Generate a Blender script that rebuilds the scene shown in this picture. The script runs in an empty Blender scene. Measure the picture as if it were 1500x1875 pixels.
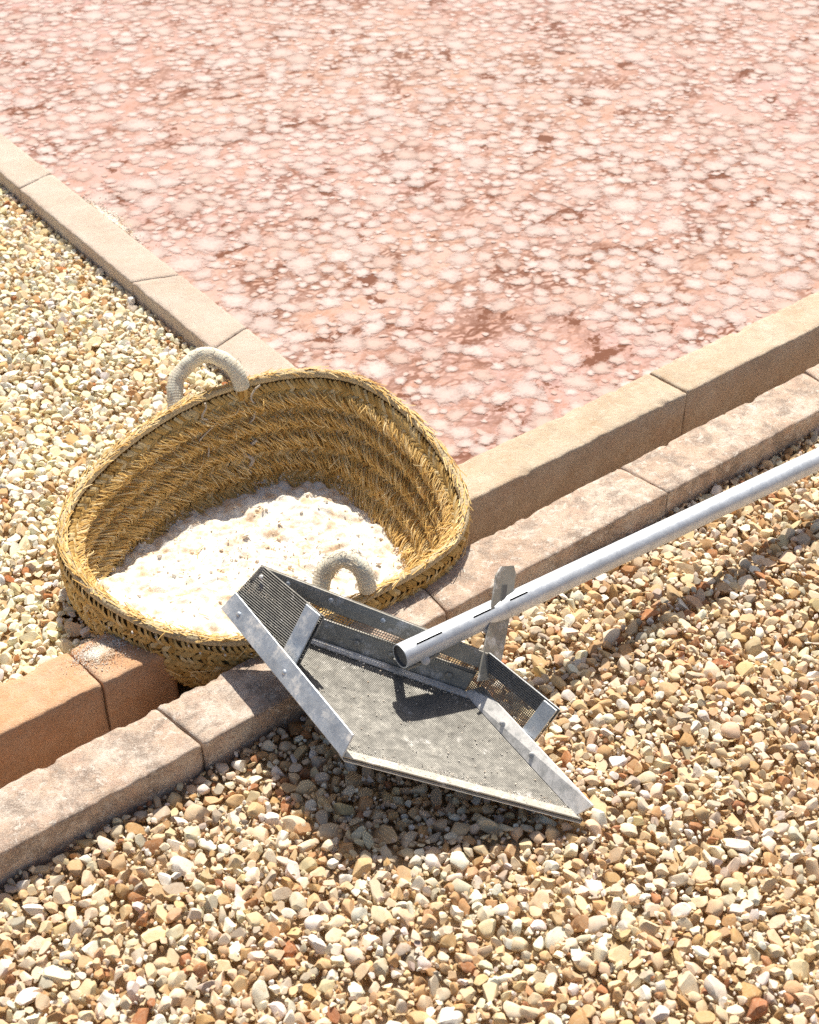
import bpy, bmesh, math, random
import numpy as np
from mathutils import Vector, Matrix, noise as mnoise

# ------------------------------------------------------------------ camera, sky, sun, exposure
# World frame: X runs along the near edge of the salt pan, Y away across it, Z up, metres.
sc = bpy.context.scene
COL = sc.collection
R = math.radians
YAW, PITCH, CAM_H = 38.5, 38.0, 1.30
cd = bpy.data.cameras.new("camera"); cam = bpy.data.objects.new("camera", cd); COL.objects.link(cam)
cam.location = (0, 0, CAM_H); cam.rotation_euler = (R(90 - PITCH), 0, R(-YAW))
cd.sensor_fit = 'VERTICAL'; cd.sensor_height = 36; cd.lens = 49.92
cd.clip_start = 0.05; cd.clip_end = 500
cd.dof.use_dof = True; cd.dof.focus_distance = 1.95; cd.dof.aperture_fstop = 9.0
sc.camera = cam
SUN = Vector((0.3739, 0.4535, 0.809)).normalized()
w = bpy.data.worlds.new("World"); sc.world = w; w.use_nodes = True
nt = w.node_tree
sky = nt.nodes.new('ShaderNodeTexSky'); sky.sky_type = 'NISHITA'; sky.sun_disc = False
sky.sun_elevation = math.asin(SUN.z); sky.sun_rotation = math.atan2(SUN.x, SUN.y)
sky.air_density = 1.0; sky.dust_density = 4.0; sky.ozone_density = 1.0
nt.links.new(sky.outputs[0], nt.nodes['Background'].inputs[0])
nt.nodes['Background'].inputs[1].default_value = 0.068
sl = bpy.data.lights.new("sun", 'SUN'); sl.energy = 4.8; sl.angle = R(0.53); sl.color = (1.0, 0.92, 0.785)
so = bpy.data.objects.new("sun", sl); COL.objects.link(so); so.rotation_euler = SUN.to_track_quat('Z', 'Y').to_euler()
so.location = (0, 0, 6)
sc.view_settings.view_transform = 'Standard'; sc.view_settings.look = 'None'
sc.view_settings.exposure = 0.43; sc.view_settings.gamma = 1.0
sc.cycles.max_bounces = 8; sc.cycles.diffuse_bounces = 5; sc.cycles.transparent_max_bounces = 16
sc.cycles.use_denoising = False; sc.cycles.sample_clamp_indirect = 6.0; sc.cycles.use_adaptive_sampling = False

rng = np.random.default_rng(7); random.seed(7)

# ------------------------------------------------------------------ helpers
def cam_px(P):
    """normalised picture position (0..1, 0..1) of points; used only to limit how far the loose stones are strewn"""
    P = np.atleast_2d(P); y, p = R(YAW), R(PITCH)
    f = np.array([math.sin(y) * math.cos(p), math.cos(y) * math.cos(p), -math.sin(p)])
    r = np.array([math.cos(y), -math.sin(y), 0]); u = np.cross(r, f)
    q = P - np.array([0, 0, CAM_H]); d = q @ f
    return .5 + (q @ r) / d * 2600 / 1500, .5 - (q @ u) / d * 2600 / 1875, d

def fast_mesh(name, V, T, col=None, smooth=True, extra=None):
    me = bpy.data.meshes.new(name)
    V = np.ascontiguousarray(V, np.float32); T = np.ascontiguousarray(T, np.int32); k = T.shape[1]
    me.vertices.add(len(V)); me.vertices.foreach_set('co', V.ravel())
    me.loops.add(T.size); me.loops.foreach_set('vertex_index', T.ravel())
    me.polygons.add(len(T)); me.polygons.foreach_set('loop_start', np.arange(0, T.size, k, dtype=np.int32))
    me.polygons.foreach_set('use_smooth', np.full(len(T), smooth))
    if col is not None:
        a = me.attributes.new('col', 'FLOAT_COLOR', 'POINT')
        c = np.ones((len(V), 4), np.float32); c[:, :3] = col; a.data.foreach_set('color', c.ravel())
    if extra is not None:
        a = me.attributes.new('edge', 'FLOAT', 'POINT'); a.data.foreach_set('value', np.ascontiguousarray(extra, np.float32))
    me.update(calc_edges=True); me.validate()
    return me

def link(name, me, mat=None, parent=None, **props):
    o = bpy.data.objects.new(name, me); COL.objects.link(o)
    if mat and me and not me.materials: me.materials.append(mat)
    if parent: o.parent = parent
    for k, v in props.items(): o[k] = v
    return o

def empty(name, loc=(0, 0, 0), **props):
    o = bpy.data.objects.new(name, None); COL.objects.link(o); o.location = loc; o.empty_display_size = .05
    for k, v in props.items(): o[k] = v
    return o

class MB:
    """collects polygons of mixed shapes into one mesh"""
    def __init__(s): s.v = []; s.f = []; s.c = []
    def add(s, vs, fs, c=(1, 1, 1)):
        o = len(s.v); s.v += [tuple(x) for x in vs]; s.f += [tuple(i + o for i in f) for f in fs]; s.c += [c] * len(vs)
    def prism(s, quad, nrm, th):
        """slab: quad corners pushed both ways along nrm"""
        n = Vector(nrm).normalized() * th / 2; q = [Vector(p) for p in quad]
        s.add([p + n for p in q] + [p - n for p in q], [(0, 1, 2, 3), (7, 6, 5, 4)] + [(i, i + 4, (i + 1) % 4 + 4, (i + 1) % 4) for i in range(4)])
    def tube(s, pts, rad, n=12, cap=True, c=(1, 1, 1)):
        pts = [Vector(p) for p in pts]; rad = rad if hasattr(rad, '__len__') else [rad] * len(pts)
        rings = []; up = Vector((0, 0, 1)); prev = None
        for i, p in enumerate(pts):
            t = (pts[min(i + 1, len(pts) - 1)] - pts[max(i - 1, 0)]).normalized()
            a = (prev - t * prev.dot(t)) if prev else t.cross(up if abs(t.z) < .9 else Vector((1, 0, 0)))
            a.normalize(); prev = a; b = t.cross(a)
            rings.append([p + (a * math.cos(2 * math.pi * k / n) + b * math.sin(2 * math.pi * k / n)) * rad[i] for k in range(n)])
        vs = [v for r in rings for v in r]
        fs = [(i * n + k, i * n + (k + 1) % n, (i + 1) * n + (k + 1) % n, (i + 1) * n + k) for i in range(len(pts) - 1) for k in range(n)]
        if cap: fs += [tuple(range(n))[::-1], tuple((len(pts) - 1) * n + k for k in range(n))]
        s.add(vs, fs, c)
    def mesh(s, name, smooth=False, bevel=0):
        me = bpy.data.meshes.new(name); me.from_pydata(s.v, [], s.f)
        a = me.attributes.new('col', 'FLOAT_COLOR', 'POINT')
        a.data.foreach_set('color', np.array([(*c, 1) for c in s.c], np.float32).ravel())
        bm = bmesh.new(); bm.from_mesh(me); bmesh.ops.recalc_face_normals(bm, faces=bm.faces)
        if bevel: bmesh.ops.bevel(bm, geom=bm.edges[:], offset=bevel, segments=1, affect='EDGES')
        for f in bm.faces: f.smooth = smooth
        bm.to_mesh(me); bm.free()
        if smooth: me.set_sharp_from_angle(angle=R(40))
        return me

# ------------------------------------------------------------------ materials
def mat(name, rough=.8, spec=.3, metal=0.0):
    m = bpy.data.materials.new(name); m.use_nodes = True; t = m.node_tree; b = t.nodes['Principled BSDF']
    b.inputs['Roughness'].default_value = rough; b.inputs['Specular IOR Level'].default_value = spec; b.inputs['Metallic'].default_value = metal
    return m, t, b
def nd(t, typ, **kw):
    n = t.nodes.new(typ)
    for k, v in kw.items():
        if k in n.inputs: n.inputs[k].default_value = v
        else: setattr(n, k, v)
    return n
def nz(t, scale, detail=4, rough=.6, coord=None, dist=0.0):
    n = nd(t, 'ShaderNodeTexNoise', Scale=scale, Detail=detail, Roughness=rough, Distortion=dist)
    if coord: t.links.new(coord, n.inputs['Vector'])
    return n.outputs['Fac']
def ramp(t, fac, stops):
    n = t.nodes.new('ShaderNodeValToRGB'); e = n.color_ramp.elements
    while len(e) < len(stops): e.new(.5)
    for el, (p, c) in zip(e, stops): el.position = p; el.color = (*c, 1) if len(c) == 3 else c
    t.links.new(fac, n.inputs[0]); return n.outputs[0]
def mix(t, fac, a, b, mode='MIX'):
    n = nd(t, 'ShaderNodeMix', data_type='RGBA', blend_type=mode)
    for i, x in ((0, fac), (6, a), (7, b)):
        if hasattr(x, 'links'): t.links.new(x, n.inputs[i])
        else: n.inputs[i].default_value = x if i == 0 else (*x, 1)
    return n.outputs[2]
def bump(t, b, h, strength, dist):
    n = nd(t, 'ShaderNodeBump', Strength=strength, Distance=dist); t.links.new(h, n.inputs['Height']); t.links.new(n.outputs[0], b.inputs['Normal'])
def objco(t): return nd(t, 'ShaderNodeTexCoord').outputs['Object']
def geopos(t): return nd(t, 'ShaderNodeNewGeometry').outputs['Position']
def attr(t, n): return nd(t, 'ShaderNodeAttribute', attribute_name=n)
BW = lambda v: (v, v, v)

def stone_mat(name, base, light, dark, spot, rosy, mott=1.0):
    m, t, b = mat(name, .92, .15); p = geopos(t)
    c = ramp(t, nz(t, 11, 6, .68, p), [(.3, dark), (.48, base), (.68, light)])
    c = mix(t, ramp(t, nz(t, 30, 4, .7, p), [(.46, BW(0)), (.66, BW(.75))]), c, rosy)
    c = mix(t, ramp(t, nz(t, 24, 8, .8, p, .3), [(.47, BW(0)), (.59, BW(.9 * mott))]), c, spot)
    c = mix(t, ramp(t, nz(t, 55, 7, .8, p, .4), [(.54, BW(0)), (.60, BW(.9 * mott))]), c, light)
    c = mix(t, ramp(t, nz(t, 190, 4, .75, p), [(.58, BW(0)), (.66, BW(.7))]), c, dark)
    c = mix(t, ramp(t, nz(t, 900, 2, .6, p), [(.45, BW(0)), (.62, BW(.55))]), c, light)
    c = mix(t, ramp(t, nz(t, 1000, 2, .6, p, .5), [(.55, BW(0)), (.68, BW(.5))]), c, spot)
    t.links.new(c, b.inputs['Base Color'])
    h = mix(t, .5, nz(t, 110, 7, .78, p), nz(t, 520, 4, .75, p)); bump(t, b, h, .8, .006)
    return m
M = {}
M['kerb_side'] = stone_mat('limestone_smooth', (.62, .51, .42), (.70, .62, .54), (.53, .41, .32), (.52, .44, .38), (.64, .50, .42), .4)
M['kerb_pan'] = stone_mat('limestone_buff', (.64, .51, .37), (.74, .65, .53), (.49, .33, .20), (.50, .41, .31), (.65, .46, .33), .7)
M['kerb_pan_red'] = stone_mat('limestone_reddish', (.72, .42, .235), (.78, .56, .40), (.56, .27, .115), (.56, .33, .19), (.76, .40, .21), .5)
M['kerb_outer'] = stone_mat('limestone_weathered', (.63, .465, .35), (.80, .72, .64), (.36, .22, .14), (.27, .205, .165), (.64, .425, .32), 1.0)
m, t, b = mat('mortar', .95, .1); p = geopos(t)
t.links.new(ramp(t, nz(t, 120, 5, .7, p), [(.3, (.20, .145, .09)), (.7, (.42, .33, .24))]), b.inputs['Base Color']); bump(t, b, nz(t, 300, 4, .7, p), .6, .004); M['mortar'] = m

m, t, b = mat('gravel_stone', .95, .08); p = geopos(t)
c = attr(t, 'col').outputs['Color']
c = mix(t, ramp(t, nz(t, 160, 4, .7, p), [(.50, BW(0)), (.78, BW(.5))]), c, (.80, .55, .30), 'MULTIPLY')
c = mix(t, ramp(t, nz(t, 420, 3, .7, p), [(.5, BW(0)), (.75, BW(.4))]), c, (.70, .62, .48))
t.links.new(c, b.inputs['Base Color']); bump(t, b, mix(t, .5, nz(t, 350, 5, .75, p), nz(t, 900, 3, .7, p)), .35, .002); M['gravel'] = m

m, t, b = mat('grit_bed', .95, .15); p = geopos(t)
v = nd(t, 'ShaderNodeTexVoronoi', Scale=110.0); t.links.new(p, v.inputs['Vector'])
c = ramp(t, v.outputs['Color'], [(.2, (.40, .27, .14)), (.5, (.55, .42, .26)), (.85, (.64, .53, .38))])
t.links.new(c, b.inputs['Base Color']); bump(t, b, v.outputs['Distance'], -.9, .008); M['grit'] = m

m, t, b = mat('ground_earth', .95, .1); p = geopos(t)
t.links.new(ramp(t, nz(t, 30, 6, .7, p), [(.3, (.20, .13, .07)), (.7, (.36, .26, .16))]), b.inputs['Base Color']); M['earth'] = m

# brine with a thin pinkish salt film, torn open here and there over the red-brown brine
m, t, b = mat('brine', .55, .12); p = geopos(t)
mp = nd(t, 'ShaderNodeMapping'); t.links.new(p, mp.inputs[0]); mp.inputs['Rotation'].default_value = (0, 0, R(YAW)); mp.inputs['Scale'].default_value = (.8, 1.15, 1)
q = mp.outputs[0]
film = ramp(t, nz(t, 16, 5, .6, q), [(.30, (.38, .18, .10)), (.48, (.465, .285, .215)), (.70, (.515, .36, .31))])
film = mix(t, ramp(t, nz(t, 240, 3, .7, q), [(.35, BW(0)), (.7, BW(.6))]), film, (.52, .385, .345))
vo = nd(t, 'ShaderNodeTexVoronoi', Scale=46.0, feature='DISTANCE_TO_EDGE'); wq = nd(t, 'ShaderNodeVectorMath', operation='ADD')
n3 = nd(t, 'ShaderNodeTexNoise', Scale=40.0, Detail=3.0); t.links.new(q, n3.inputs['Vector'])
n3s = nd(t, 'ShaderNodeVectorMath', operation='SCALE', Scale=.035); t.links.new(n3.outputs['Color'], n3s.inputs[0])
t.links.new(q, wq.inputs[0]); t.links.new(n3s.outputs[0], wq.inputs[1]); t.links.new(wq.outputs[0], vo.inputs['Vector'])
veins = ramp(t, vo.outputs['Distance'], [(.0, BW(1)), (.12, BW(.75)), (.25, BW(0))])
tears = ramp(t, nz(t, 5.5, 6, .66, q, .6), [(.44, BW(.0)), (.54, BW(.65)), (.62, BW(1))])
film = mix(t, ramp(t, nz(t, .9, 3, .5, q), [(.38, BW(0)), (.62, BW(1))]), film, (1.0, .95, 1.06), 'MULTIPLY')
k = mix(t, 1.0, veins, tears, 'MULTIPLY')
k2 = mix(t, 1.0, k, ramp(t, nz(t, 10, 7, .74, q, .5), [(.555, BW(0)), (.60, BW(1))]), 'LIGHTEN')
t.links.new(mix(t, k2, film, (.15, .045, .018)), b.inputs['Base Color'])
bump(t, b, mix(t, .6, nz(t, 60, 5, .7, q), nz(t, 300, 3, .7, q)), .25, .004); M['brine'] = m

m, t, b = mat('salt_flake', .8, .15); p = geopos(t)
c = attr(t, 'col').outputs['Color']
c = mix(t, ramp(t, nz(t, 130, 5, .75, p), [(.5, BW(0)), (.72, BW(.55))]), c, (.50, .35, .29))
t.links.new(c, b.inputs['Base Color'])
e = attr(t, 'edge').outputs['Fac']
s1 = nd(t, 'ShaderNodeMath', operation='MULTIPLY_ADD'); t.links.new(nz(t, 80, 6, .75, p), s1.inputs[0]); s1.inputs[1].default_value = .85; t.links.new(e, s1.inputs[2])
al = ramp(t, s1.outputs[0], [(.0, BW(.97)), (.36, BW(.95)), (.66, BW(0))])
s1.inputs[1].default_value = 1.6
mr = nd(t, 'ShaderNodeMapRange', **{'From Min': .68, 'From Max': 2.28}); t.links.new(s1.outputs[0], mr.inputs['Value'])
al = ramp(t, mr.outputs[0], [(.0, BW(1)), (.24, BW(.97)), (.44, BW(.75)), (.64, BW(0))])
t.links.new(al, b.inputs['Alpha']); bump(t, b, nz(t, 300, 5, .75, p), .25, .002); M['flake'] = m

def straw(name, tint=(1, 1, 1), rough=.7):
    m, t, b = mat(name, rough, .3); p = geopos(t)
    c = mix(t, 1.0, attr(t, 'col').outputs['Color'], tint, 'MULTIPLY')
    c = mix(t, ramp(t, nz(t, 60, 4, .7, p), [(.45, BW(0)), (.75, BW(.5))]), c, (.50, .31, .09), 'MIX')
    t.links.new(c, b.inputs['Base Color']); bump(t, b, nz(t, 500, 4, .7, p), .5, .002)
    return m
M['straw'] = straw('esparto'); M['straw_body'] = straw('esparto_body', (.75, .68, .55))
m, t, b = mat('rope', .9, .15); p = geopos(t)
c = mix(t, ramp(t, nz(t, 70, 4, .7, p), [(.46, BW(0)), (.78, BW(.35))]), attr(t, 'col').outputs['Color'], (.62, .52, .36))
t.links.new(c, b.inputs['Base Color']); bump(t, b, nz(t, 700, 4, .7, p), .6, .002); M['rope'] = m

m, t, b = mat('salt', .7, .4); p = geopos(t)
c = ramp(t, nz(t, 38, 6, .75, p), [(.38, (.70, .52, .36)), (.46, (.80, .70, .58)), (.56, (.86, .83, .77))])
c = mix(t, ramp(t, nz(t, 240, 4, .8, p), [(.62, BW(0)), (.76, BW(.5))]), c, (.70, .54, .38))
t.links.new(c, b.inputs['Base Color']); b.inputs['Subsurface Weight'].default_value = 0
bump(t, b, mix(t, .5, nz(t, 160, 6, .75, p), nz(t, 600, 4, .7, p)), .45, .004); M['salt'] = m

def metal(name, base, rough, salt=0.0, metallic=.85):
    m, t, b = mat(name, rough, .5, metallic); p = geopos(t)
    c = ramp(t, nz(t, 45, 5, .65, p), [(.3, tuple(x * .82 for x in base)), (.7, tuple(min(1, x * 1.08) for x in base))])
    c = mix(t, ramp(t, nz(t, 260, 4, .7, p), [(.55, BW(0)), (.75, BW(.35))]), c, tuple(x * .6 for x in base))
    if salt:
        s = ramp(t, nz(t, 30, 6, .75, p), [(.62 - salt * .28, BW(0)), (.74 - salt * .22, BW(1))])
        c = mix(t, s, c, (.80, .79, .78))
        inv = nd(t, 'ShaderNodeMath', operation='MULTIPLY_ADD'); t.links.new(s, inv.inputs[0]); inv.inputs[1].default_value = -.8; inv.inputs[2].default_value = .8
        t.links.new(inv.outputs[0], b.inputs['Metallic'])
    t.links.new(c, b.inputs['Base Color'])
    rr = ramp(t, nz(t, 80, 4, .7, p), [(.3, BW(rough - .1)), (.7, BW(rough + .15))]); t.links.new(rr, b.inputs['Roughness'])
    bump(t, b, nz(t, 400, 4, .7, p), .12, .002)
    return m
M['zinc'] = metal('galvanised_steel', (.66, .72, .79), .52, .38)
M['zinc_salt'] = metal('galvanised_steel_salted', (.55, .56, .56), .6, 1.0)
M['zinc_dull'] = metal('galvanised_steel_dull', (.49, .475, .43), .6, .3)
M['wire'] = metal('wire_gauze', (.29, .285, .27), .6, .06)
M['alu'] = metal('aluminium_tube', (.74, .79, .86), .52, 0, metallic=.55)
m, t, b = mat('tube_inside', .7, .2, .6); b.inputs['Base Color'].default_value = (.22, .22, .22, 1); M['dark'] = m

# ------------------------------------------------------------------ setting: ground, channel, beds, brine
def sheet(name, u0, u1, v0, v1, z, m, **pr):
    mb = MB(); mb.add([(u0, v0, z), (u1, v0, z), (u1, v1, z), (u0, v1, z)], [(0, 1, 2, 3)])
    return link(name, mb.mesh(name), m, None, kind='structure', **pr)
sheet('ground', -60, 60, -60, 60, -.135, M['earth'])
sheet('channel_floor', -1.2, 4.0, 1.18, 1.36, -.108, M['earth'])

V_C0, V_C1, V_B0, V_B1 = 1.098, 1.190, 1.268, 1.352     # outer kerb and pan kerb, across
A_U, A_W, A_ROT = 1.125, .088, R(-1.95)                  # side kerb: pan-side edge at its foot, width, turn
def a_edge(v): return A_U + .0345 * (v - V_B1)           # pan-side edge of the side kerb
ZL, ZR = -.027, -.042                                    # top of the loose stones left and right

# basket outline first: the left bed is dug out around it
RIM = np.array([(0.8122, 1.6152, 0.0941), (0.8909, 1.617, 0.0982), (0.9548, 1.6079, 0.0998), (1.0478, 1.5787, 0.0995), (1.0986, 1.5324, 0.0944), (1.1165, 1.4648, 0.0841), (1.1196, 1.3942, 0.0726), (1.1093, 1.3224, 0.0602), (1.0906, 1.2579, 0.0487), (1.0604, 1.207, 0.0388), (1.016, 1.1706, 0.0303), (0.9404, 1.1661, 0.0259), (0.8554, 1.1716, 0.0228), (0.7677, 1.1773, 0.0194), (0.7021, 1.1903, 0.0183), (0.6498, 1.2186, 0.0208), (0.5995, 1.2714, 0.027), (0.5635, 1.3632, 0.0405), (0.5577, 1.4328, 0.0517), (0.5744, 1.4928, 0.0624), (0.6162, 1.5447, 0.073), (0.7009, 1.5846, 0.0837)])
SALT_T = np.array([.80, .80, .80, .80, .81, .83, .86, .88, .90, .90, .88, .74, .46, .22, .12, .10, .11, .22, .44, .63, .74, .78])
RIM = .5 * RIM + .25 * (np.roll(RIM, 1, 0) + np.roll(RIM, -1, 0)); RIM[:, :2] = RIM[:, :2].mean(0) + (RIM[:, :2] - RIM[:, :2].mean(0)) * 1.012
def cr(P, s):
    """closed Catmull-Rom through P at parameters s (in point units)"""
    n = len(P); i = np.floor(s).astype(int); f = (s - i)[:, None] if P.ndim > 1 else s - i
    p0, p1, p2, p3 = (P[(i + k) % n] for k in (-1, 0, 1, 2))
    return .5 * (2 * p1 + (p2 - p0) * f + (2 * p0 - 5 * p1 + 4 * p2 - p3) * f ** 2 + (3 * p1 - p0 - 3 * p2 + p3) * f ** 3)
NJ = 360
_s = np.linspace(0, 22, 2201)[:-1]; _d = cr(RIM, _s)
_len = np.concatenate([[0], np.cumsum(np.linalg.norm(np.diff(np.vstack([_d, _d[:1]]), axis=0), axis=1))])
PERIM = _len[-1]
SJ = np.interp(np.linspace(0, PERIM, NJ + 1)[:-1], _len, np.append(_s, 22.0))
RIMJ = cr(RIM, SJ); SALTJ = cr(SALT_T, SJ)
CEN = RIMJ.mean(0)
BOTJ = np.empty_like(RIMJ); BOTJ[:, :2] = CEN[:2] + np.array([-.022, -.006]) + .76 * (RIMJ[:, :2] - CEN[:2]); BOTJ[:, 2] = -.100
BOTJ[:, 1] = np.maximum(BOTJ[:, 1], 1.208)
OUT = RIMJ - CEN; OUT[:, 2] = 0; OUT /= np.linalg.norm(OUT, axis=1)[:, None]
def wall(j, t, off=0.0):
    """point on the basket wall; j in ring steps (float), t 0 rim .. 1 bottom, off outward"""
    j = np.asarray(j, float); t = np.asarray(t, float); i0 = np.floor(j).astype(int) % NJ; i1 = (i0 + 1) % NJ; f = (j - np.floor(j))[..., None]
    rm = RIMJ[i0] * (1 - f) + RIMJ[i1] * f; bt = BOTJ[i0] * (1 - f) + BOTJ[i1] * f; ou = OUT[i0] * (1 - f) + OUT[i1] * f
    tt = t[..., None]
    P = rm * (1 - tt) + bt * tt
    P = P + ou * (.020 * np.sin(np.pi * np.clip(tt, 0, 1)) + np.asarray(off)[..., None])
    return P
FOOT = wall(np.arange(0, NJ, 4), np.full(NJ // 4, .36), .008)[:, :2]
def inside(poly, pts):
    x, y = pts[:, 0], pts[:, 1]; c = np.zeros(len(pts), bool); n = len(poly)
    for i in range(n):
        a, b_ = poly[i], poly[(i + 1) % n]
        h = ((a[1] > y) != (b_[1] > y)) & (x < (b_[0] - a[0]) * (y - a[1]) / (b_[1] - a[1] + 1e-12) + a[0]); c ^= h
    return c

def bed(name, u0, u1, v0, v1, z, keep, **pr):
    h = .02; U = np.arange(u0, u1 + h, h); Vv = np.arange(v0, v1 + h, h); nu, nv = len(U), len(Vv)
    g = np.stack(np.meshgrid(U, Vv, indexing='ij'), -1).reshape(-1, 2)
    i, j = np.meshgrid(np.arange(nu - 1), np.arange(nv - 1), indexing='ij'); a = (i * nv + j).ravel()
    T = np.stack([a, a + nv, a + nv + 1, a + 1], 1); T = T[keep((g[a] + h / 2))]
    P = np.column_stack([g, np.full(len(g), z) + .003 * np.sin(g[:, 0] * 37 + 3 * np.sin(g[:, 1] * 23))])
    return link(name, fast_mesh(name, P, T), M['grit'], None, kind='structure')
FOOT2 = CEN[:2] + (FOOT - CEN[:2]) * 1.03
bed('gravel_bed', -1.4, 1.06, V_B1 - .02, 4.2, ZL - .017, lambda q: (~inside(FOOT2, q)) & (q[:, 0] < a_edge(q[:, 1]) - .05) & (q[:, 1] > V_B1 - .03))
bed('gravel_bed', -1.4, 3.6, -.4, V_C0 + .02, ZR - .020, lambda q: q[:, 1] < V_C0 + .03)

mb = MB(); zw = -.014
mb.add([(A_U - .02, V_B1 - .02, zw), (9, V_B1 - .02, zw), (9, 12, zw), (a_edge(12) - .02, 12, zw)], [(0, 1, 2, 3)])
pond = link('pond_water', mb.mesh('pond_water'), M['brine'], None, kind='structure')

# ------------------------------------------------------------------ kerbs, stone by stone
def kerb_stone(L, W, H, seed, skew0=0.0, skew1=0.0, chip=1.0):
    """stone along +X from 0 to L, across 0..W, top at z=0"""
    n = max(8, int(L / .005)); r = .0042
    sec = [(0, -H), (0, -H * .66), (0, -H * .4), (0, -H * .2), (0, -r * 1.8)]
    sec += [(r * (1 - math.cos(a)), -r * (1 - math.sin(a))) for a in (.25, .8, 1.3)]
    sec += [(W * k / 9, 0) for k in range(1, 9)]
    sec += [(W - x, z) for x, z in sec[:8][::-1]]
    sec = np.array(sec); k = len(sec); xs = np.linspace(0, L, n + 1)
    P = np.zeros((n + 1, k, 3)); P[:, :, 1] = sec[:, 0]; P[:, :, 2] = sec[:, 1]
    P[:, :, 0] = xs[:, None] + (skew0 * (1 - xs / L) + skew1 * xs / L)[:, None] * (sec[:, 0] / W - .5)
    for e, i in ((0, 0), (1, n)):
        P[i, :, 1] = W / 2 + (P[i, :, 1] - W / 2) * .982; P[i, 3:k - 3, 2] -= .0016
    for e, i in ((0, 1), (1, n - 1)):
        P[i, 5:k - 5, 2] -= .0002
    V = P.reshape(-1, 3); off = Vector((seed * 7.3, seed * 3.1, seed * 1.7)); D = np.zeros_like(V)
    for q in range(len(V)):
        p = Vector(V[q]) + off; i = q % k
        edge = 1.0 if i in (4, 5, 6, 7, k - 8, k - 7, k - 6, k - 5) else 0.0
        D[q] = mnoise.noise_vector(p * 22) * .0012 + mnoise.noise_vector(p * 85) * .0011
        c = mnoise.noise(p * 26 + Vector((5, 0, 0))) + .45 * mnoise.noise(p * 80)
        if edge and c > .22: D[q] += np.array([0, (1 if i < k / 2 else -1) * .8, -.8]) * min(c - .22, .35) * .011 * chip
    V = V + D
    T = np.array([(i * k + a, i * k + a + 1, (i + 1) * k + a + 1, (i + 1) * k + a) for i in range(n) for a in range(k - 1)])[:, ::-1]
    me = bpy.data.meshes.new('kerb_stone')
    me.from_pydata(V.tolist(), [], T.tolist() + [list(range(k)), [n * k + a for a in range(k)][::-1]])
    bm = bmesh.new(); bm.from_mesh(me); bmesh.ops.recalc_face_normals(bm, faces=bm.faces)
    for f in bm.faces: f.smooth = len(f.verts) == 4
    bm.to_mesh(me); bm.free()
    return me
def kerb(name, label, origin, rotz, W, H, cuts, m, runs, mseed, chip=1.0, skew=.0):
    root = empty(name, origin, label=label, category='kerb'); root.rotation_euler.z = rotz
    for i, (a, b_) in enumerate(cuts):
        s = mseed + i
        o = link('kerb_stone', kerb_stone(b_ - a - .003, W, H, s, skew * (-1) ** i, skew * (-1) ** (i + 1), chip), m if not (m is M['kerb_pan'] and b_ < .7) else M['kerb_pan_red'], root); o.location = (a + .0015, 0, 0)
        o.rotation_euler.z = R(random.uniform(-.12, .12)); o.location.z = random.uniform(-.0012, .001)
    for a, b_ in runs:
        mbx = MB(); z0, z1 = -H + .004, -.0075; x = .006
        mbx.add([(a, x, z0), (b_, x, z0), (b_, W - x, z0), (a, W - x, z0), (a, x, z1), (b_, x, z1), (b_, W - x, z1), (a, W - x, z1)],
                [(0, 3, 2, 1), (4, 5, 6, 7), (0, 1, 5, 4), (1, 2, 6, 5), (2, 3, 7, 6), (3, 0, 4, 7)])
        link('mortar', mbx.mesh('mortar'), M['mortar'], root)
kerb('stone_kerb', 'weathered low stone kerb between the drain channel and the foreground gravel', (0, V_C0, 0), 0, V_C1 - V_C0, .115,
     [(-1.0, -.45), (-.45, .02), (.02, .542), (.542, .944), (.944, 1.369), (1.369, 1.80), (1.80, 2.30), (2.30, 2.9)], M['kerb_outer'], [(-.98, 2.88)], 11, .9, .012)
kerb('stone_kerb', 'buff stone kerb along the near edge of the pink pan, broken by the basket', (0, V_B0, 0), 0, V_B1 - V_B0, .118,
     [(-1.0, -.40), (-.40, .10), (.10, .500), (.500, .612), (1.104, 1.598), (1.598, 2.12), (2.12, 2.62), (2.62, 3.2)], M['kerb_pan'], [(-.98, .60), (1.115, 3.15)], 31, 1.0, .006)
# side kerb: its +X runs away from the camera, pan on its right
kerb('stone_kerb', 'pale stone kerb along the left side of the pink pan, beyond the basket', (A_U, V_B1 + .003, 0), R(90) + A_ROT, A_W, .10,
     [(.235, .535), (.535, .805), (.805, 1.335), (1.335, 1.86), (1.86, 2.4), (2.4, 3.0)], M['kerb_side'], [(.25, 2.98)], 51, .25, .03)

# ------------------------------------------------------------------ gravel
def ico(sub):
    bm = bmesh.new(); bmesh.ops.create_icosphere(bm, subdivisions=sub, radius=1); bm.verts.ensure_lookup_table()
    v = np.array([x.co[:] for x in bm.verts]); f = np.array([[x.index for x in q.verts] for q in bm.faces]); bm.free(); return v, f
def protos(n, sub, rough=.035, planes=(8, 12)):
    v0, f = ico(sub); out = []
    for i in range(n):
        v = v0.copy()
        for _ in range(rng.integers(*planes)):
            nn = rng.normal(size=3); nn /= np.linalg.norm(nn); d = rng.uniform(.34, .74)
            ex = np.maximum(v @ nn - d, 0); v -= ex[:, None] * nn * .96
        o = Vector(rng.uniform(-50, 50, 3))
        v *= (1 + rough * np.array([mnoise.noise(Vector(p) * 1.6 + o) * 1.6 + .5 * mnoise.noise(Vector(p) * 4 + o) for p in v0]))[:, None]
        v /= np.abs(v).max(); v *= np.array([1.12, rng.uniform(.68, 1.0), rng.uniform(.5, .85)])
        out.append(v)
    return np.array(out), f
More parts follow.
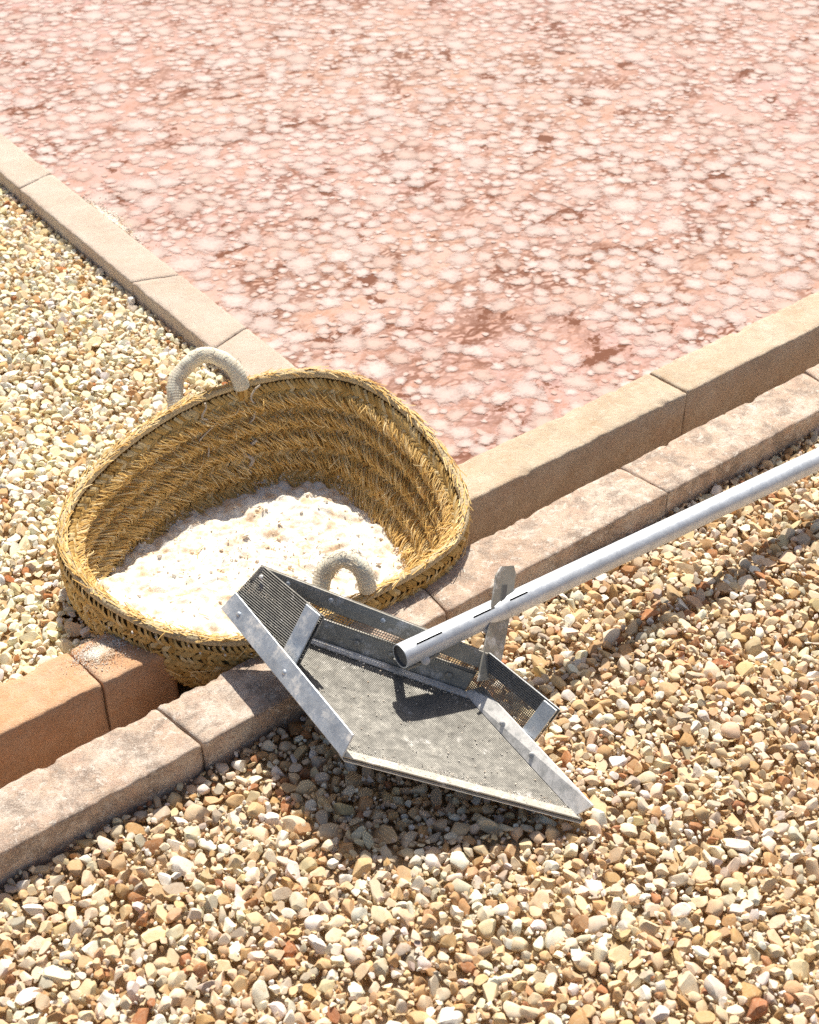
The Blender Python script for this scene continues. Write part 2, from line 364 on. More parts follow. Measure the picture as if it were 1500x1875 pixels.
def darts(n_try, sizes, region, cell, tight=.72):
    """positions with radii that barely overlap, largest first"""
    u0, u1, v0, v1, ok = region; grid = {}; res = []
    for r, cnt in sizes:
        pts = np.column_stack([rng.uniform(u0, u1, cnt), rng.uniform(v0, v1, cnt)]); pts = pts[ok(pts, r)]
        rs = r * rng.uniform(.82, 1.2, len(pts))
        for (x, y), q in zip(pts, rs):
            ci, cj = int(x / cell), int(y / cell); bad = False
            for a in (ci - 1, ci, ci + 1):
                for b_ in (cj - 1, cj, cj + 1):
                    for (x2, y2, q2) in grid.get((a, b_), ()):
                        if (x - x2) ** 2 + (y - y2) ** 2 < ((q + q2) * tight) ** 2: bad = True; break
                    if bad: break
                if bad: break
            if not bad: grid.setdefault((ci, cj), []).append((x, y, q)); res.append((x, y, q))
    return np.array(res)
def rotm(ax, ay, az):
    ca, sa, cb, sb, cc, s2 = np.cos(ax), np.sin(ax), np.cos(ay), np.sin(ay), np.cos(az), np.sin(az)
    Rm = np.empty((len(ax), 3, 3))
    Rm[:, 0, 0] = cc * cb; Rm[:, 0, 1] = cc * sb * sa - s2 * ca; Rm[:, 0, 2] = cc * sb * ca + s2 * sa
    Rm[:, 1, 0] = s2 * cb; Rm[:, 1, 1] = s2 * sb * sa + cc * ca; Rm[:, 1, 2] = s2 * sb * ca - cc * sa
    Rm[:, 2, 0] = -sb; Rm[:, 2, 1] = cb * sa; Rm[:, 2, 2] = cb * ca
    return Rm
def strew(pos, rad, pv, pf, cols, tilt=.5):
    n = len(pos); idx = rng.integers(0, len(pv), n)
    Rm = rotm(rng.normal(0, tilt, n), rng.normal(0, tilt, n), rng.uniform(0, 6.283, n))
    P = np.einsum('nij,nkj->nki', Rm, pv[idx]) * rad[:, None, None] + pos[:, None, :]
    nv = pv.shape[1]; T = (pf[None] + (np.arange(n) * nv)[:, None, None]).reshape(-1, 3)
    return P.reshape(-1, 3), T, np.repeat(cols, nv, 0)
def palette(n, pal):
    p = np.array([x[0] for x in pal]); c = np.array([x[1] for x in pal]); k = rng.choice(len(pal), n, p=p / p.sum())
    return np.clip(c[k] * rng.uniform(.86, 1.14, (n, 1)) * rng.uniform(.95, 1.05, (n, 3)), .01, .88)
def seen(P, mx, my0, my1):
    x, y, d = cam_px(P); return (d > 0) & (x > -mx) & (x < 1 + mx) & (y > my0) & (y < 1 + my1)
PAL_R = [(.28, (.70, .55, .37)), (.24, (.76, .65, .495)), (.15, (.83, .77, .675)), (.17, (.64, .445, .26)), (.085, (.54, .335, .17)), (.022, (.42, .20, .10)), (.055, (.49, .42, .34)), (.003, (.62, .50, .28))]
PAL_L = [(.36, (.87, .74, .52)), (.34, (.89, .81, .65)), (.08, (.79, .61, .38)), (.14, (.90, .86, .78)), (.06, (.68, .44, .22)), (.014, (.44, .18, .07)), (.006, (.74, .61, .34))]
PV3, PF3 = protos(26, 3); PV2, PF2 = protos(26, 2); PV1, PF1 = protos(12, 1, .1)
def fill(name, region, z, sizes, pal, sub, label):
    p = darts(0, sizes, region, .032); n = len(p)
    zz = z - p[:, 2] * rng.uniform(.50, .72, n) + .003 * np.sin(p[:, 0] * 23 + 2 * np.sin(p[:, 1] * 17)) + rng.normal(0, .0011, n)
    parts = []
    pos = np.column_stack([p[:, :2], zz]); x, y, d = cam_px(pos)
    near = (d < 2.0) & (p[:, 2] > .0074) & (x > -.06) & (x < 1.06) & (y < 1.05) if sub else np.zeros(n, bool)
    c = palette(n, pal)
    if not sub: zz = z - p[:, 2] * .62 + .003 * np.sin(p[:, 0] * 23) + rng.normal(0, .0008, n); pos[:, 2] = zz
    tiny = (p[:, 2] < (.0044 if sub else .0040)) & ~near
    for sel, (pv, pf) in ((near, (PV3, PF3)), (~near & ~tiny, (PV2, PF2)), (tiny, (PV1, PF1))):
        if sel.any(): parts.append(strew(pos[sel], p[sel, 2] * 1.18, pv, pf, c[sel]))
    # smaller stones below and between
    u0, u1, v0, v1, ok = region; k = int(n * .9); q = np.column_stack([rng.uniform(u0, u1, k * 3), rng.uniform(v0, v1, k * 3)]); q = q[ok(q, .003)][:k]
    rr = rng.uniform(.0035, .0085, len(q)); pz = z - .005 - rr * .6 - rng.uniform(0, .004, len(q))
    parts.append(strew(np.column_stack([q, pz]), rr, PV1, PF1, palette(len(q), pal) * .96, 1.0))
    o = 0; Vs, Ts, Cs = [], [], []
    for v, tt, cc in parts: Vs.append(v); Ts.append(tt + o); Cs.append(cc); o += len(v)
    me = fast_mesh(name, np.vstack(Vs), np.vstack(Ts), np.vstack(Cs)); me.set_sharp_from_angle(angle=R(27))
    ob = link(name, me, M['gravel'], None, kind='stuff', label=label, category='gravel')
    return n, len(Ts[0])
def ok_r(q, r):
    P = np.column_stack([q, np.full(len(q), ZR)]); return (q[:, 1] < V_C0 - r * .75) & seen(P, .30, -.5, .20)
def ok_l(q, r):
    P = np.column_stack([q, np.full(len(q), ZL)])
    return (q[:, 1] > V_B1 + r * .8) & (q[:, 0] < a_edge(q[:, 1]) - A_W - r * .8) & (~inside(CEN[:2] + (FOOT - CEN[:2]) * 1.0, q)) & seen(P, .28, -.15, .2)
nr = fill('gravel', (-.35, 2.3, .1, V_C0, ok_r), ZR, [(.0135, 1300), (.0100, 11000), (.0076, 25000), (.0055, 42000), (.0036, 56000), (.0024, 34000)], PAL_R, True, 'mixed tan and brown angular gravel filling the foreground')
nl = fill('gravel', (-.15, 1.2, V_B1, 3.6, ok_l), ZL, [(.0125, 1200), (.0095, 8500), (.0072, 25000), (.0052, 44000), (.0034, 40000)], PAL_L, False, 'pale cream gravel left of the pan, behind the basket')

# ------------------------------------------------------------------ salt rafts floating on the brine
def flake_proto(n=18):
    a = np.linspace(0, 2 * np.pi, n, endpoint=False); r = np.ones(n)
    for h in range(2, 7): r += rng.normal(0, .17 / h ** 1.0) * np.cos(h * a + rng.uniform(0, 6.28))
    r = np.clip(r, .45, 1.6); st = rng.uniform(1, 1.15); rings = []; ed = []
    for f, z in ((.45, .055), (.8, .045), (1.0, .012)):
        rings.append(np.column_stack([np.cos(a) * r * f * st, np.sin(a) * r * f / st, np.full(n, z)])); ed += [f] * n
    V = np.vstack([[[0, 0, .055]]] + rings); ed = np.array([0.0] + ed)
    T = [(0, 1 + k, 1 + (k + 1) % n) for k in range(n)]
    for i in range(2):
        for k in range(n):
            p, q = 1 + i * n + k, 1 + i * n + (k + 1) % n; T += [(p, p + n, q + n), (p, q + n, q)]
    return V, np.array(T), ed
FP = [flake_proto() for _ in range(24)]
def ok_p(q, r):
    d = np.array([1.0 * mnoise.noise(Vector((x * 2.2, y * 2.2, 4.0))) + .7 * mnoise.noise(Vector((x * 9, y * 9, 1.0))) for x, y in q])
    P = np.column_stack([q, np.full(len(q), zw)])
    return (q[:, 0] > a_edge(q[:, 1]) + r * .3) & (q[:, 1] > V_B1 + r * .3) & seen(P, .10, -.10, 1) & (d > rng.uniform(-.95, -.1, len(q)))
fl = darts(0, [(.036, 500), (.027, 2600), (.020, 8000), (.0145, 14000), (.0095, 20000), (.0065, 14000)], (A_U, 5.2, V_B1, 5.6, ok_p), .09, .74)
fp = np.column_stack([fl[:, :2], np.full(len(fl), zw)]); x, y, d = cam_px(fp)
inv = (x > .01) & (x < .99) & (y > .01) & (y < .6) & ~((x < .56) & (y > .37) & (x > .2) & (x + y > .8))
score = np.where(inv, (fl[:, 2] / d) ** 2 / d, 0); order = np.argsort(-score); big = order[:300]; rest = order[300:]
def flake_col(n):
    c = np.array([(.61, .495, .47)]) * rng.uniform(.9, 1.06, (n, 1)); w_ = rng.uniform(0, 1, (n, 1)) ** 1.4
    return np.clip(c * (1 - w_ * .8) + np.array([(.51, .365, .315)]) * w_ * .8, 0, .85)
fmesh = []
for V, T, ed in FP:
    fmesh.append(fast_mesh('salt_raft', V, T, np.repeat(flake_col(1), len(V), 0), True, ed)); fmesh[-1].materials.append(M['flake'])
for i in big:
    o = bpy.data.objects.new('salt_raft', fmesh[int(rng.integers(24))]); COL.objects.link(o); o.parent = pond
    s = fl[i, 2] * 1.22; o.location = (fl[i, 0], fl[i, 1], zw + .0008 + rng.uniform(0, .0006)); o.scale = (s, s, s * .06); o.rotation_euler.z = rng.uniform(0, 6.28)
Vs, Ts, Cs, Es, o = [], [], [], [], 0
for g in range(24):
    sel = rest[rng.integers(0, 24, len(rest)) == g] if False else rest[g::24]
    V, T, ed = FP[g]; n = len(sel); az = rng.uniform(0, 6.283, n); s = fl[sel, 2] * 1.22
    ca, sa = np.cos(az)[:, None], np.sin(az)[:, None]
    P = np.stack([(V[:, 0] * ca - V[:, 1] * sa) * s[:, None] + fl[sel, 0, None], (V[:, 0] * sa + V[:, 1] * ca) * s[:, None] + fl[sel, 1, None],
                  V[None, :, 2] * s[:, None] * .06 + zw + .0008 + rng.uniform(0, .0006, (n, 1))], -1)
    Vs.append(P.reshape(-1, 3)); Ts.append((T[None] + (np.arange(n) * len(V))[:, None, None]).reshape(-1, 3) + o); o += n * len(V)
    Cs.append(np.repeat(flake_col(n), len(V), 0)); Es.append(np.tile(ed, n))
link('salt_crust', fast_mesh('salt_crust', np.vstack(Vs), np.vstack(Ts), np.vstack(Cs), True, np.concatenate(Es)), M['flake'], None,
     kind='stuff', label='whitish salt crust floating in patches across the pink pan', category='salt')

# ------------------------------------------------------------------ basket
BK = empty('esparto_basket', (float(CEN[0]), float(CEN[1]), -.105), label='oval woven esparto basket holding white salt, wedged into the channel', category='basket')
BO = np.array(BK.location)
STRAW = np.array([(.77, .54, .22), (.70, .45, .15), (.84, .66, .36), (.56, .335, .095), (.74, .50, .19)])
def scol(n): return STRAW[rng.integers(0, 5, n)] * rng.uniform(.85, 1.12, (n, 1))
def ribbons(C, wid, nrm, col, taper=None):
    """C (n,k,3) centre lines, nrm (n,k,3) face normals -> flat strips with a slight ridge"""
    n, k, _ = C.shape; tg = np.gradient(C, axis=1); sd = np.cross(tg, nrm); sd /= np.linalg.norm(sd, axis=2)[..., None] + 1e-9
    wv = (wid[:, None] if np.ndim(wid) else np.full((n, 1), wid)) * (np.ones(k) if taper is None else taper)[None]
    L = C - sd * wv[..., None] / 2; Rr = C + sd * wv[..., None] / 2; Mi = C + nrm * wv[..., None] * .28
    P = np.stack([L, Mi, Rr], 2).reshape(-1, 3); b0 = (np.arange(n) * k * 3)[:, None, None] + (np.arange(k - 1) * 3)[None, :, None]
    q = np.concatenate([np.stack([b0 + 0, b0 + 1, b0 + 4, b0 + 3], -1), np.stack([b0 + 1, b0 + 2, b0 + 5, b0 + 4], -1)], 2).reshape(-1, 4)
    return P, q, np.repeat(col, k * 3, 0)
ROWS = 6; ted = np.linspace(0.02, 1.0, ROWS + 1)
jj = np.arange(0, NJ)
def merge(name, items, m, parent, smooth=True):
    o = 0; Vs, Ts, Cs = [], [], []
    for v, q, c in items: Vs.append(v - BO); Ts.append(q + o); Cs.append(c); o += len(v)
    me = fast_mesh(name, np.vstack(Vs), np.vstack(Ts), np.vstack(Cs), smooth); return link(name, me, m, parent)
def band(t0, t1, o0, o1, steps, col):
    g = np.linspace(0, 1, steps + 1); P = np.stack([wall(jj, np.full(NJ, t0 + (t1 - t0) * a), np.full(NJ, o0 + (o1 - o0) * a + .003 * math.sin(math.pi * a))) for a in g], 1)
    k = steps + 1; i = np.arange(NJ)[:, None]; a = np.arange(steps)[None]
    q = np.stack([i * k + a, ((i + 1) % NJ) * k + a, ((i + 1) % NJ) * k + a + 1, i * k + a + 1], -1).reshape(-1, 4)
    return P.reshape(-1, 3), q, np.repeat(np.array([col]), NJ * k, 0)
perstep = PERIM / NJ
for r_ in range(ROWS):
    t0, t1 = ted[r_], ted[r_ + 1]; dt = t1 - t0
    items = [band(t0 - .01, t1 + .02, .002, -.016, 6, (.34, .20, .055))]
    n = int(PERIM / .0075)
    base = np.linspace(0, NJ, n, endpoint=False)
    def line(js, je, ts, te, lift, k=4, o0=-.004, o1=-.010, jit=.5):
        s = np.linspace(0, 1, k)[None]; J = js[:, None] + (je - js)[:, None] * s; Tt = ts[:, None] + (te - ts)[:, None] * s
        off = o0 + (o1 - o0) * s - lift[:, None] * np.sin(np.pi * s)
        Cc = wall(J, Tt, off); nr_ = -OUT[(np.floor(J).astype(int)) % NJ] + np.array([0, 0, .5]); return Cc, nr_ / np.linalg.norm(nr_, axis=2)[..., None]
    z_ = lambda a: rng.normal(0, a, n)
    # the plait: two leaning sets of blades meeting in the middle of the row
    w1 = .016 / perstep
    Cc, Nn = line(base + z_(.2), base + w1 + z_(.3), np.full(n, t0 - .012) + z_(.004), np.full(n, t0 + dt * .30), np.full(n, .0022)); items.append(ribbons(Cc, rng.uniform(.0048, .0075, n), Nn, scol(n) * .85))
    Cc, Nn = line(base + z_(.2), base + w1 + z_(.3), np.full(n, t0 + dt * .56), np.full(n, t0 + dt * .24) + z_(.006), np.full(n, .0030), 4, -.012, -.008); items.append(ribbons(Cc, rng.uniform(.0045, .0075, n), Nn, scol(n)))
    # loose ends, leaning one way round the basket and hanging over the row beneath
    for rep in range(7):
        lj = rng.uniform(.012, .032, n) / perstep; le = rng.uniform(.42, .80, n) * (1 if rep < 3 else .8)
        st = base + rng.uniform(-1, 1, n); tt0 = t0 + dt * rng.uniform(.34, .52, n); te = t0 + dt * (rng.uniform(.66, 1.08, n))
        stray = rng.random(n) < .05; lj = np.where(stray, rng.uniform(-.03, .05, n) / perstep, lj)
        Cc, Nn = line(st, st + lj, tt0, te, rng.uniform(.001, .006, n) + stray * .008, 6, -.014, -.024)
        dr = rng.uniform(0, .007, n)[:, None] * np.linspace(0, 1, 6)[None] ** 2; Cc[..., 2] -= dr * .6
        items.append(ribbons(Cc, rng.uniform(.0008, .0022, n), Nn, scol(n) * 1.15, np.array([1, 1, 1, .9, .75, .3])))
    merge('braid_row', items, M['straw'], BK)
# outer skin: body and chunky stitched plait
def orow():
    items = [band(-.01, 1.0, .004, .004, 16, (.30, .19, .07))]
    n = int(PERIM / .0085)
    for r_ in range(ROWS * 2):
        t0 = .02 + r_ * .98 / (ROWS * 2); dt = .98 / (ROWS * 2); base = np.linspace(0, NJ, n, endpoint=False) + (r_ % 2) * .5
        s = np.linspace(0, 1, 4)[None]; wj = .015 / perstep * (1 if r_ % 2 else -1)
        J = base[:, None] + rng.normal(0, .3, (n, 1)) + wj * s; Tt = t0 + dt * (1.25 * s - .1) + rng.normal(0, .006, (n, 1))
        Cc = wall(J, Tt, .006 + .005 * np.sin(np.pi * s) + np.zeros_like(J)); Nn = OUT[np.floor(J).astype(int) % NJ]
        items.append(ribbons(Cc, rng.uniform(.0055, .0085, n), Nn, scol(n) * .9))
    k = 500; J = rng.uniform(0, NJ, k)[:, None] + np.linspace(0, 1, 5)[None] * rng.normal(0, 4, (k, 1)); Tt = rng.uniform(.02, .95, k)[:, None] + np.linspace(0, 1, 5)[None] * rng.uniform(0, .12, (k, 1))
    Cc = wall(J, Tt, .011 + .006 * np.linspace(0, 1, 5)[None] + np.zeros_like(J)); items.append(ribbons(Cc, np.full(k, .0016), OUT[np.floor(J).astype(int) % NJ], scol(k)))
    merge('outer_weave', items, M['straw'], BK)
orow()
bt = wall(jj, np.full(NJ, .995)); P = np.vstack([bt, bt.mean(0)]); q = np.array([(i, (i + 1) % NJ, NJ) for i in range(NJ)])
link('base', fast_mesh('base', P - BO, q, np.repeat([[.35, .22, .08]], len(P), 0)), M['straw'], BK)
# rim: a thick bundle whipped round with cord
def whipped(name, pts, rad, pitch, n, closed, col, parent, amp=.10, mtl='rope', lean=1.0, jamp=.16):
    pts = np.asarray(pts); k = len(pts); tg = np.roll(pts, -1, 0) - np.roll(pts, 1, 0)
    if not closed: tg[0] = pts[1] - pts[0]; tg[-1] = pts[-1] - pts[-2]
    tg /= np.linalg.norm(tg, axis=1)[:, None]; up = np.array([0, 0, 1.]) if closed else np.cross(tg[k // 2], [0, 0, 1]); up = up / np.linalg.norm(up)
    a = up - tg * (tg @ up)[:, None]; a /= np.linalg.norm(a, axis=1)[:, None]; b_ = np.cross(tg, a)
    dl = np.concatenate([[0], np.cumsum(np.linalg.norm(np.diff(pts, axis=0), axis=1))])
    ph = np.linspace(0, 2 * np.pi, n, endpoint=False)
    rr = rad if np.ndim(rad) else np.full(k, rad)
    wv = np.abs(np.sin(np.pi * dl[:, None] / pitch + ph[None] * .5 * lean)) ** .6
    jit = np.array([mnoise.noise(Vector((d_ * 60, p_, 3.3))) for d_ in dl for p_ in ph]).reshape(k, n)
    r2 = rr[:, None] * (1 - amp + 2 * amp * wv * .7 + jamp * jit)
    P = pts[:, None] + r2[..., None] * (np.cos(ph)[None, :, None] * a[:, None] + np.sin(ph)[None, :, None] * b_[:, None])
    i = np.arange(k if closed else k - 1)[:, None]; m_ = np.arange(n)[None]
    q = np.stack([i * n + m_, i * n + (m_ + 1) % n, ((i + 1) % k) * n + (m_ + 1) % n, ((i + 1) % k) * n + m_], -1).reshape(-1, 4)
    V = P.reshape(-1, 3); cc = np.clip(np.array(col) * (.82 + .22 * wv.reshape(-1, 1) + .10 * jit.reshape(-1, 1)), 0, .85)
    return link(name, fast_mesh(name, V - BO, q, cc), M[mtl], parent)
N2 = 1500; sj = np.linspace(0, NJ, N2, endpoint=False)
whipped('rim', wall(sj, np.full(N2, -.012), .002) + np.array([0, 0, .002]), .0068, .0060, 10, True, (.60, .49, .31), BK, .08)
# stray ends whipped out of the rim
n = 900; J0 = rng.uniform(0, NJ, n); s = np.linspace(0, 1, 5)[None]
J = J0[:, None] + rng.uniform(1, 6, (n, 1)) * s; Cc = wall(J, np.full_like(J, -.02), rng.uniform(-.006, .008, (n, 1)) + rng.normal(0, .004, (n, 1)) * s); Cc[..., 2] += .008 + rng.uniform(-.008, .006, (n, 1)) * s ** 2
merge('rim_fringe', [ribbons(Cc, np.full(n, .0014), np.tile([0, 0, 1.], (n, 5, 1)), scol(n) * 1.1)], M['straw'], BK)
def crv(pts, k):
    P = np.array(pts); P = np.vstack([2 * P[0] - P[1], P, 2 * P[-1] - P[-2]]); s_ = np.linspace(0, len(pts) - 1 - 1e-6, k); i = s_.astype(int); f = (s_ - i)[:, None]
    p0, p1, p2, p3 = P[i], P[i + 1], P[i + 2], P[i + 3]
    return .5 * (2 * p1 + (p2 - p0) * f + (2 * p0 - 5 * p1 + 4 * p2 - p3) * f ** 2 + (3 * p1 - p0 - 3 * p2 + p3) * f ** 3)
for pts, lab in (([(0.8412, 1.6177, 0.062), (0.8464, 1.638, 0.092), (0.868, 1.6606, 0.125), (0.912, 1.6547, 0.150), (0.9391, 1.6216, 0.138), (0.9445, 1.6053, 0.112), (0.9470, 1.605, 0.070)], 'handle beyond the rim, whipped with pale cord'),
                 ([(0.793, 1.1946, 0.018), (0.808, 1.2074, 0.045), (0.8224, 1.211, 0.064), (0.842, 1.1972, 0.08), (0.8553, 1.1789, 0.066), (0.8571, 1.1699, 0.042), (0.8602, 1.1724, 0.016)], 'handle nearest the scoop, whipped with pale cord')):
    full = crv(pts, 520); H = whipped('handle', full[68:452], .0125, .0042, 18, False, (.88, .81, .68), BK, .018, 'rope', .3, .10); H['label'] = lab
    kf = 260; pick_ = rng.integers(70, 450, kf); dirs = rng.normal(0, 1, (kf, 1, 3)); dirs /= np.linalg.norm(dirs, axis=2)[..., None]; s5 = np.linspace(0, 1, 4)[None, :, None]
    tang = (full[np.minimum(pick_ + 1, 519)] - full[pick_ - 1])[:, None]; tang /= np.linalg.norm(tang, axis=2)[..., None]
    side = np.cross(tang, dirs); side /= np.linalg.norm(side, axis=2)[..., None]
    Cf = full[pick_][:, None] + side * .0122 + side * s5 * rng.uniform(.001, .005, (kf, 1, 1)) + tang * s5 * rng.normal(0, .006, (kf, 1, 1))
    fv, fq, fc = ribbons(Cf, np.full(kf, .0007), np.repeat(dirs, 4, 1), np.tile([[.80, .74, .62]], (kf, 1))); link('loose_fibres', fast_mesh('loose_fibres', fv - BO, fq, fc), M['rope'], H, kind='stuff')
    mbh = MB()
    for seg in (full[:84:6], full[436::6]):
        mbh = MB()
        for a in range(5):
            ph = a * 1.256; mbh.tube([p - BO + np.array([math.cos(ph), math.sin(ph), 0]) * .0062 for p in seg], .0048, 6, True, tuple(STRAW[a] * .8))
        link('handle_core', mbh.mesh('handle_core', True), M['straw'], H, kind='stuff')
# pale cords stitched down the inside
def cord(jr, ts, rad, wig):
    k = len(ts) * 6; tt = np.interp(np.linspace(0, 1, k), np.linspace(0, 1, len(ts)), ts); J = jr + wig * np.array([mnoise.noise(Vector((a * 9.0, jr, 0))) for a in tt])
    P = wall(J, tt, -.015 - .004 * np.abs(np.sin(tt * 19))); mbx = MB(); mbx.tube(P - BO, rad, 6, True, (.62, .55, .46)); link('stitch_cord', mbx.mesh('stitch_cord', True), M['rope'], BK)
jof = lambda i: float(np.argmin(np.abs(SJ - i)))
cord(jof(2.05), np.linspace(-.03, .34, 8), .0016, 8); cord(jof(2.0), np.linspace(.42, .66, 6), .0032, 9); cord(jof(.9), np.linspace(-.03, .48, 9), .0015, 7)

# ------------------------------------------------------------------ salt heaped in the basket
nr_, na = 90, NJ; sb = wall(jj, SALTJ, np.full(NJ, -.004)); sb = sb + OUT * .004
cs = sb.mean(0); cs[2] = float(sb[:, 2].mean()) + .004
rr = np.linspace(0, 1, nr_ + 1)[1:]
P = cs + (sb - cs)[None] * rr[:, None, None]; P[..., 2] += (.012 * (1 - rr ** 2))[:, None]
Vf = np.vstack([[cs + [0, 0, .012]], P.reshape(-1, 3)])
hh = np.array([mnoise.fractal(Vector(v) * 16, .9, 2.1, 4) * .012 + abs(mnoise.noise(Vector(v) * 45)) * .009 + abs(mnoise.noise(Vector(v) * 150)) * .0022 for v in Vf]); Vf[:, 2] += hh
T = [(0, 1 + k, 1 + (k + 1) % na) for k in range(na)]
i = np.arange(nr_ - 1)[:, None]; k = np.arange(na)[None]; a_ = 1 + i * na + k; b2 = 1 + i * na + (k + 1) % na
T = np.vstack([T, np.stack([a_, a_ + na, b2 + na], -1).reshape(-1, 3), np.stack([a_, b2 + na, b2], -1).reshape(-1, 3)])
n = 500; pick = rng.integers(na * 6, len(Vf), n); r5 = rng.uniform(.0012, .0042, n) * rng.uniform(.5, 1.3, n)
edge_pick = rng.integers(len(Vf) - na * 5, len(Vf), 2200); r6 = rng.uniform(.001, .003, 2200)
gp = np.vstack([Vf[pick] + rng.normal(0, .002, (n, 3)), Vf[edge_pick] + rng.normal(0, .007, (2200, 3)) * [1, 1, .5] + [0, 0, .002]])
gv, gt, gc = strew(gp, np.concatenate([r5, r6]), PV1, PF1, np.ones((n + 2200, 3)), 1.5)
# salt caught on the right-hand wall of the basket
jw = jof(10.2) + rng.normal(0, 7, 900); tw = rng.uniform(.28, .75, 900); gw = wall(jw, tw, np.full(900, -.017)); wv_, wt_, wc_ = strew(gw, rng.uniform(.0012, .0036, 900), PV1, PF1, np.ones((900, 3)), 1.5)
SO = np.array([cs[0], cs[1], -.09]); Va = np.vstack([Vf, gv, wv_]); Ta = np.vstack([T, gt + len(Vf), wt_ + len(Vf) + len(gv)])
salt = link('salt_heap', fast_mesh('salt_heap', Va - SO, Ta), M['salt'], None, label='bright white coarse salt heaped inside the basket', category='salt'); salt.location = SO
n = 35; pk = rng.integers(na * 8, len(Vf), n); s = np.linspace(-.5, .5, 4)[None, :, None]; dr = rng.normal(0, 1, (n, 1, 3)) * [1, 1, .15]; dr /= np.linalg.norm(dr, axis=2)[..., None]
Cc = Vf[pk][:, None] + dr * s * rng.uniform(.006, .02, (n, 1, 1)) + [0, 0, .003]; v, q, c = ribbons(Cc, np.full(n, .0012), np.tile([0, 0, 1.], (n, 4, 1)), scol(n))
link('straw_bits', fast_mesh('straw_bits', v - SO, q, c), M['straw'], salt, kind='stuff')
# salt spilt on the kerb beside the basket and on the pan's edge
n = 4200; ang = rng.uniform(0, 6.28, n); rad = np.abs(rng.normal(0, 1, n))
gp = np.column_stack([.530 + np.cos(ang) * rad * .020, 1.322 + np.sin(ang) * rad * .016, np.full(n, .001)]); gp = gp[(gp[:, 1] < V_B1) & (gp[:, 1] > V_B0)]
v, tt, c = strew(gp, rng.uniform(.0004, .0013, len(gp)), PV1, PF1, np.ones((len(gp), 3)), 1.5)
link('spilt_salt', fast_mesh('spilt_salt', v, tt), M['salt'], None, kind='stuff', label='spilt salt grains on the kerb stone left of the basket', category='salt')

# ------------------------------------------------------------------ scoop with wire gauze
S = {k: Vector(v) for k, v in {'P2': (0.6662, 1.2271, 0.066), 'F': (0.6427, 0.9309, 0.054), 'K': (0.8483, 0.7376, -0.03), 'T': (0.8663, 0.9757, -0.014), 'P1': (0.721, 1.211, 0.122), 'Q': (0.7295, 1.0888, 0.116), 'R': (0.6786, 1.0796, 0.06), 'P1r': (0.8999, 0.9689, 0.042), 'Qr': (0.9086, 0.8453, 0.032), 'Rr': (0.8729, 0.8566, -0.024)}.items()}
SCO = empty('salt_scoop', tuple(S['K']), label='grey galvanised mesh scoop on a long pole, tipped on the gravel', category='scoop')
KO = S['K'].copy()
for k in S: S[k] = S[k] - KO
def lerp(a, b, t): return a * (1 - t) + b * t
def quadn(a, b, c, d): return (c - a).cross(d - b).normalized()
def strip(name, a, b, into_a, into_b, wd, th, m, push=0.0, parent=None, bev=.0006):
    """flat bar along a-b, wd wide towards into_a / into_b"""
    ia = (into_a - a).normalized() * wd; ib = (into_b - b).normalized() * wd; nn = quadn(a, b, b + ib, a + ia); o = nn * push
    mbx = MB(); mbx.prism([a + o, b + o, b + ib + o, a + ia + o], nn, th); return link(name, mbx.mesh(name, False, bev), m, parent or SCO)
def gauze(name, A, B, C_, D, pitch, wire, m, sag=0.0):
    """woven wires across the quad A-B-C-D, over and under"""
    nn = quadn(A, B, C_, D); nu = int(((B - A).length + (C_ - D).length) / 2 / pitch); nv = int(((D - A).length + (C_ - B).length) / 2 / pitch)
    def pt(s, q): p = lerp(lerp(A, B, s), lerp(D, C_, s), q); return p - nn * sag * math.sin(math.pi * s) * math.sin(math.pi * q)
    Vs, Fs = [], []
    for fam, (na_, nb_) in enumerate(((nu, nv), (nv, nu))):
        for i in range(na_ + 1):
            c0 = i / na_; k = 14; o = len(Vs)
            for j in range(k + 1):
                q = j / k; p = pt(c0, q) if fam == 0 else pt(q, c0)
                e = (B - A).normalized() if fam == 0 else (D - A).normalized()
                p = p + nn * (wire * .30 if fam else -wire * .30)
                Vs += [p + e * wire / 2, p + nn * wire / 2, p - e * wire / 2, p - nn * wire / 2]
            for j in range(k):
                for m_ in range(4): Fs.append((o + j * 4 + m_, o + j * 4 + (m_ + 1) % 4, o + j * 4 + 4 + (m_ + 1) % 4, o + j * 4 + 4 + m_))
    return link(name, fast_mesh(name, np.array(Vs), np.array(Fs), None, True), m, SCO, kind='stuff')
P2, F_, K, T_, P1, Q, Rr_, P1r, Qr, Rr2 = (S[k] for k in ('P2', 'F', 'K', 'T', 'P1', 'Q', 'R', 'P1r', 'Qr', 'Rr'))
gauze('floor_gauze', P2, F_, K, T_, .0032, .0030, M['wire'], .006)
gauze('side_gauze', P2, Rr_, Q, P1, .0030, .0023, M['wire'])
gauze('side_gauze', T_, Rr2, Qr, P1r, .0026, .0014, M['wire'])
gauze('back_gauze', lerp(P2, P1, .45), lerp(T_, P1r, .45), P1r, P1, .0034, .0011, M['wire'])
LF, RF = lerp(F_, lerp(F_, F_ + (Q - Rr_), 1), 1), K + (Qr - Rr2)
strip('side_bar', P2, F_, P1, F_ + (Q - Rr_), .030, .0028, M['zinc'], .0025)
strip('side_bar', P1, Q, P2, Rr_, .026, .0028, M['zinc'], .0025)
strip('post', Q, Rr_, Q + (P1 - Q), Rr_ + (P2 - Rr_), .027, .0028, M['zinc'], -.0056)
LO = (K - F_).normalized() * .05; KE = lerp(T_, K, .965); strip('side_bar', T_, KE, T_ + LO + Vector((0, 0, .038)), KE + LO * .6 + Vector((0, 0, .038)), .028, .0028, M['zinc_salt'], .0025)
strip('side_bar', P1r, Qr, T_, Rr2, .022, .0028, M['zinc'], .0025)
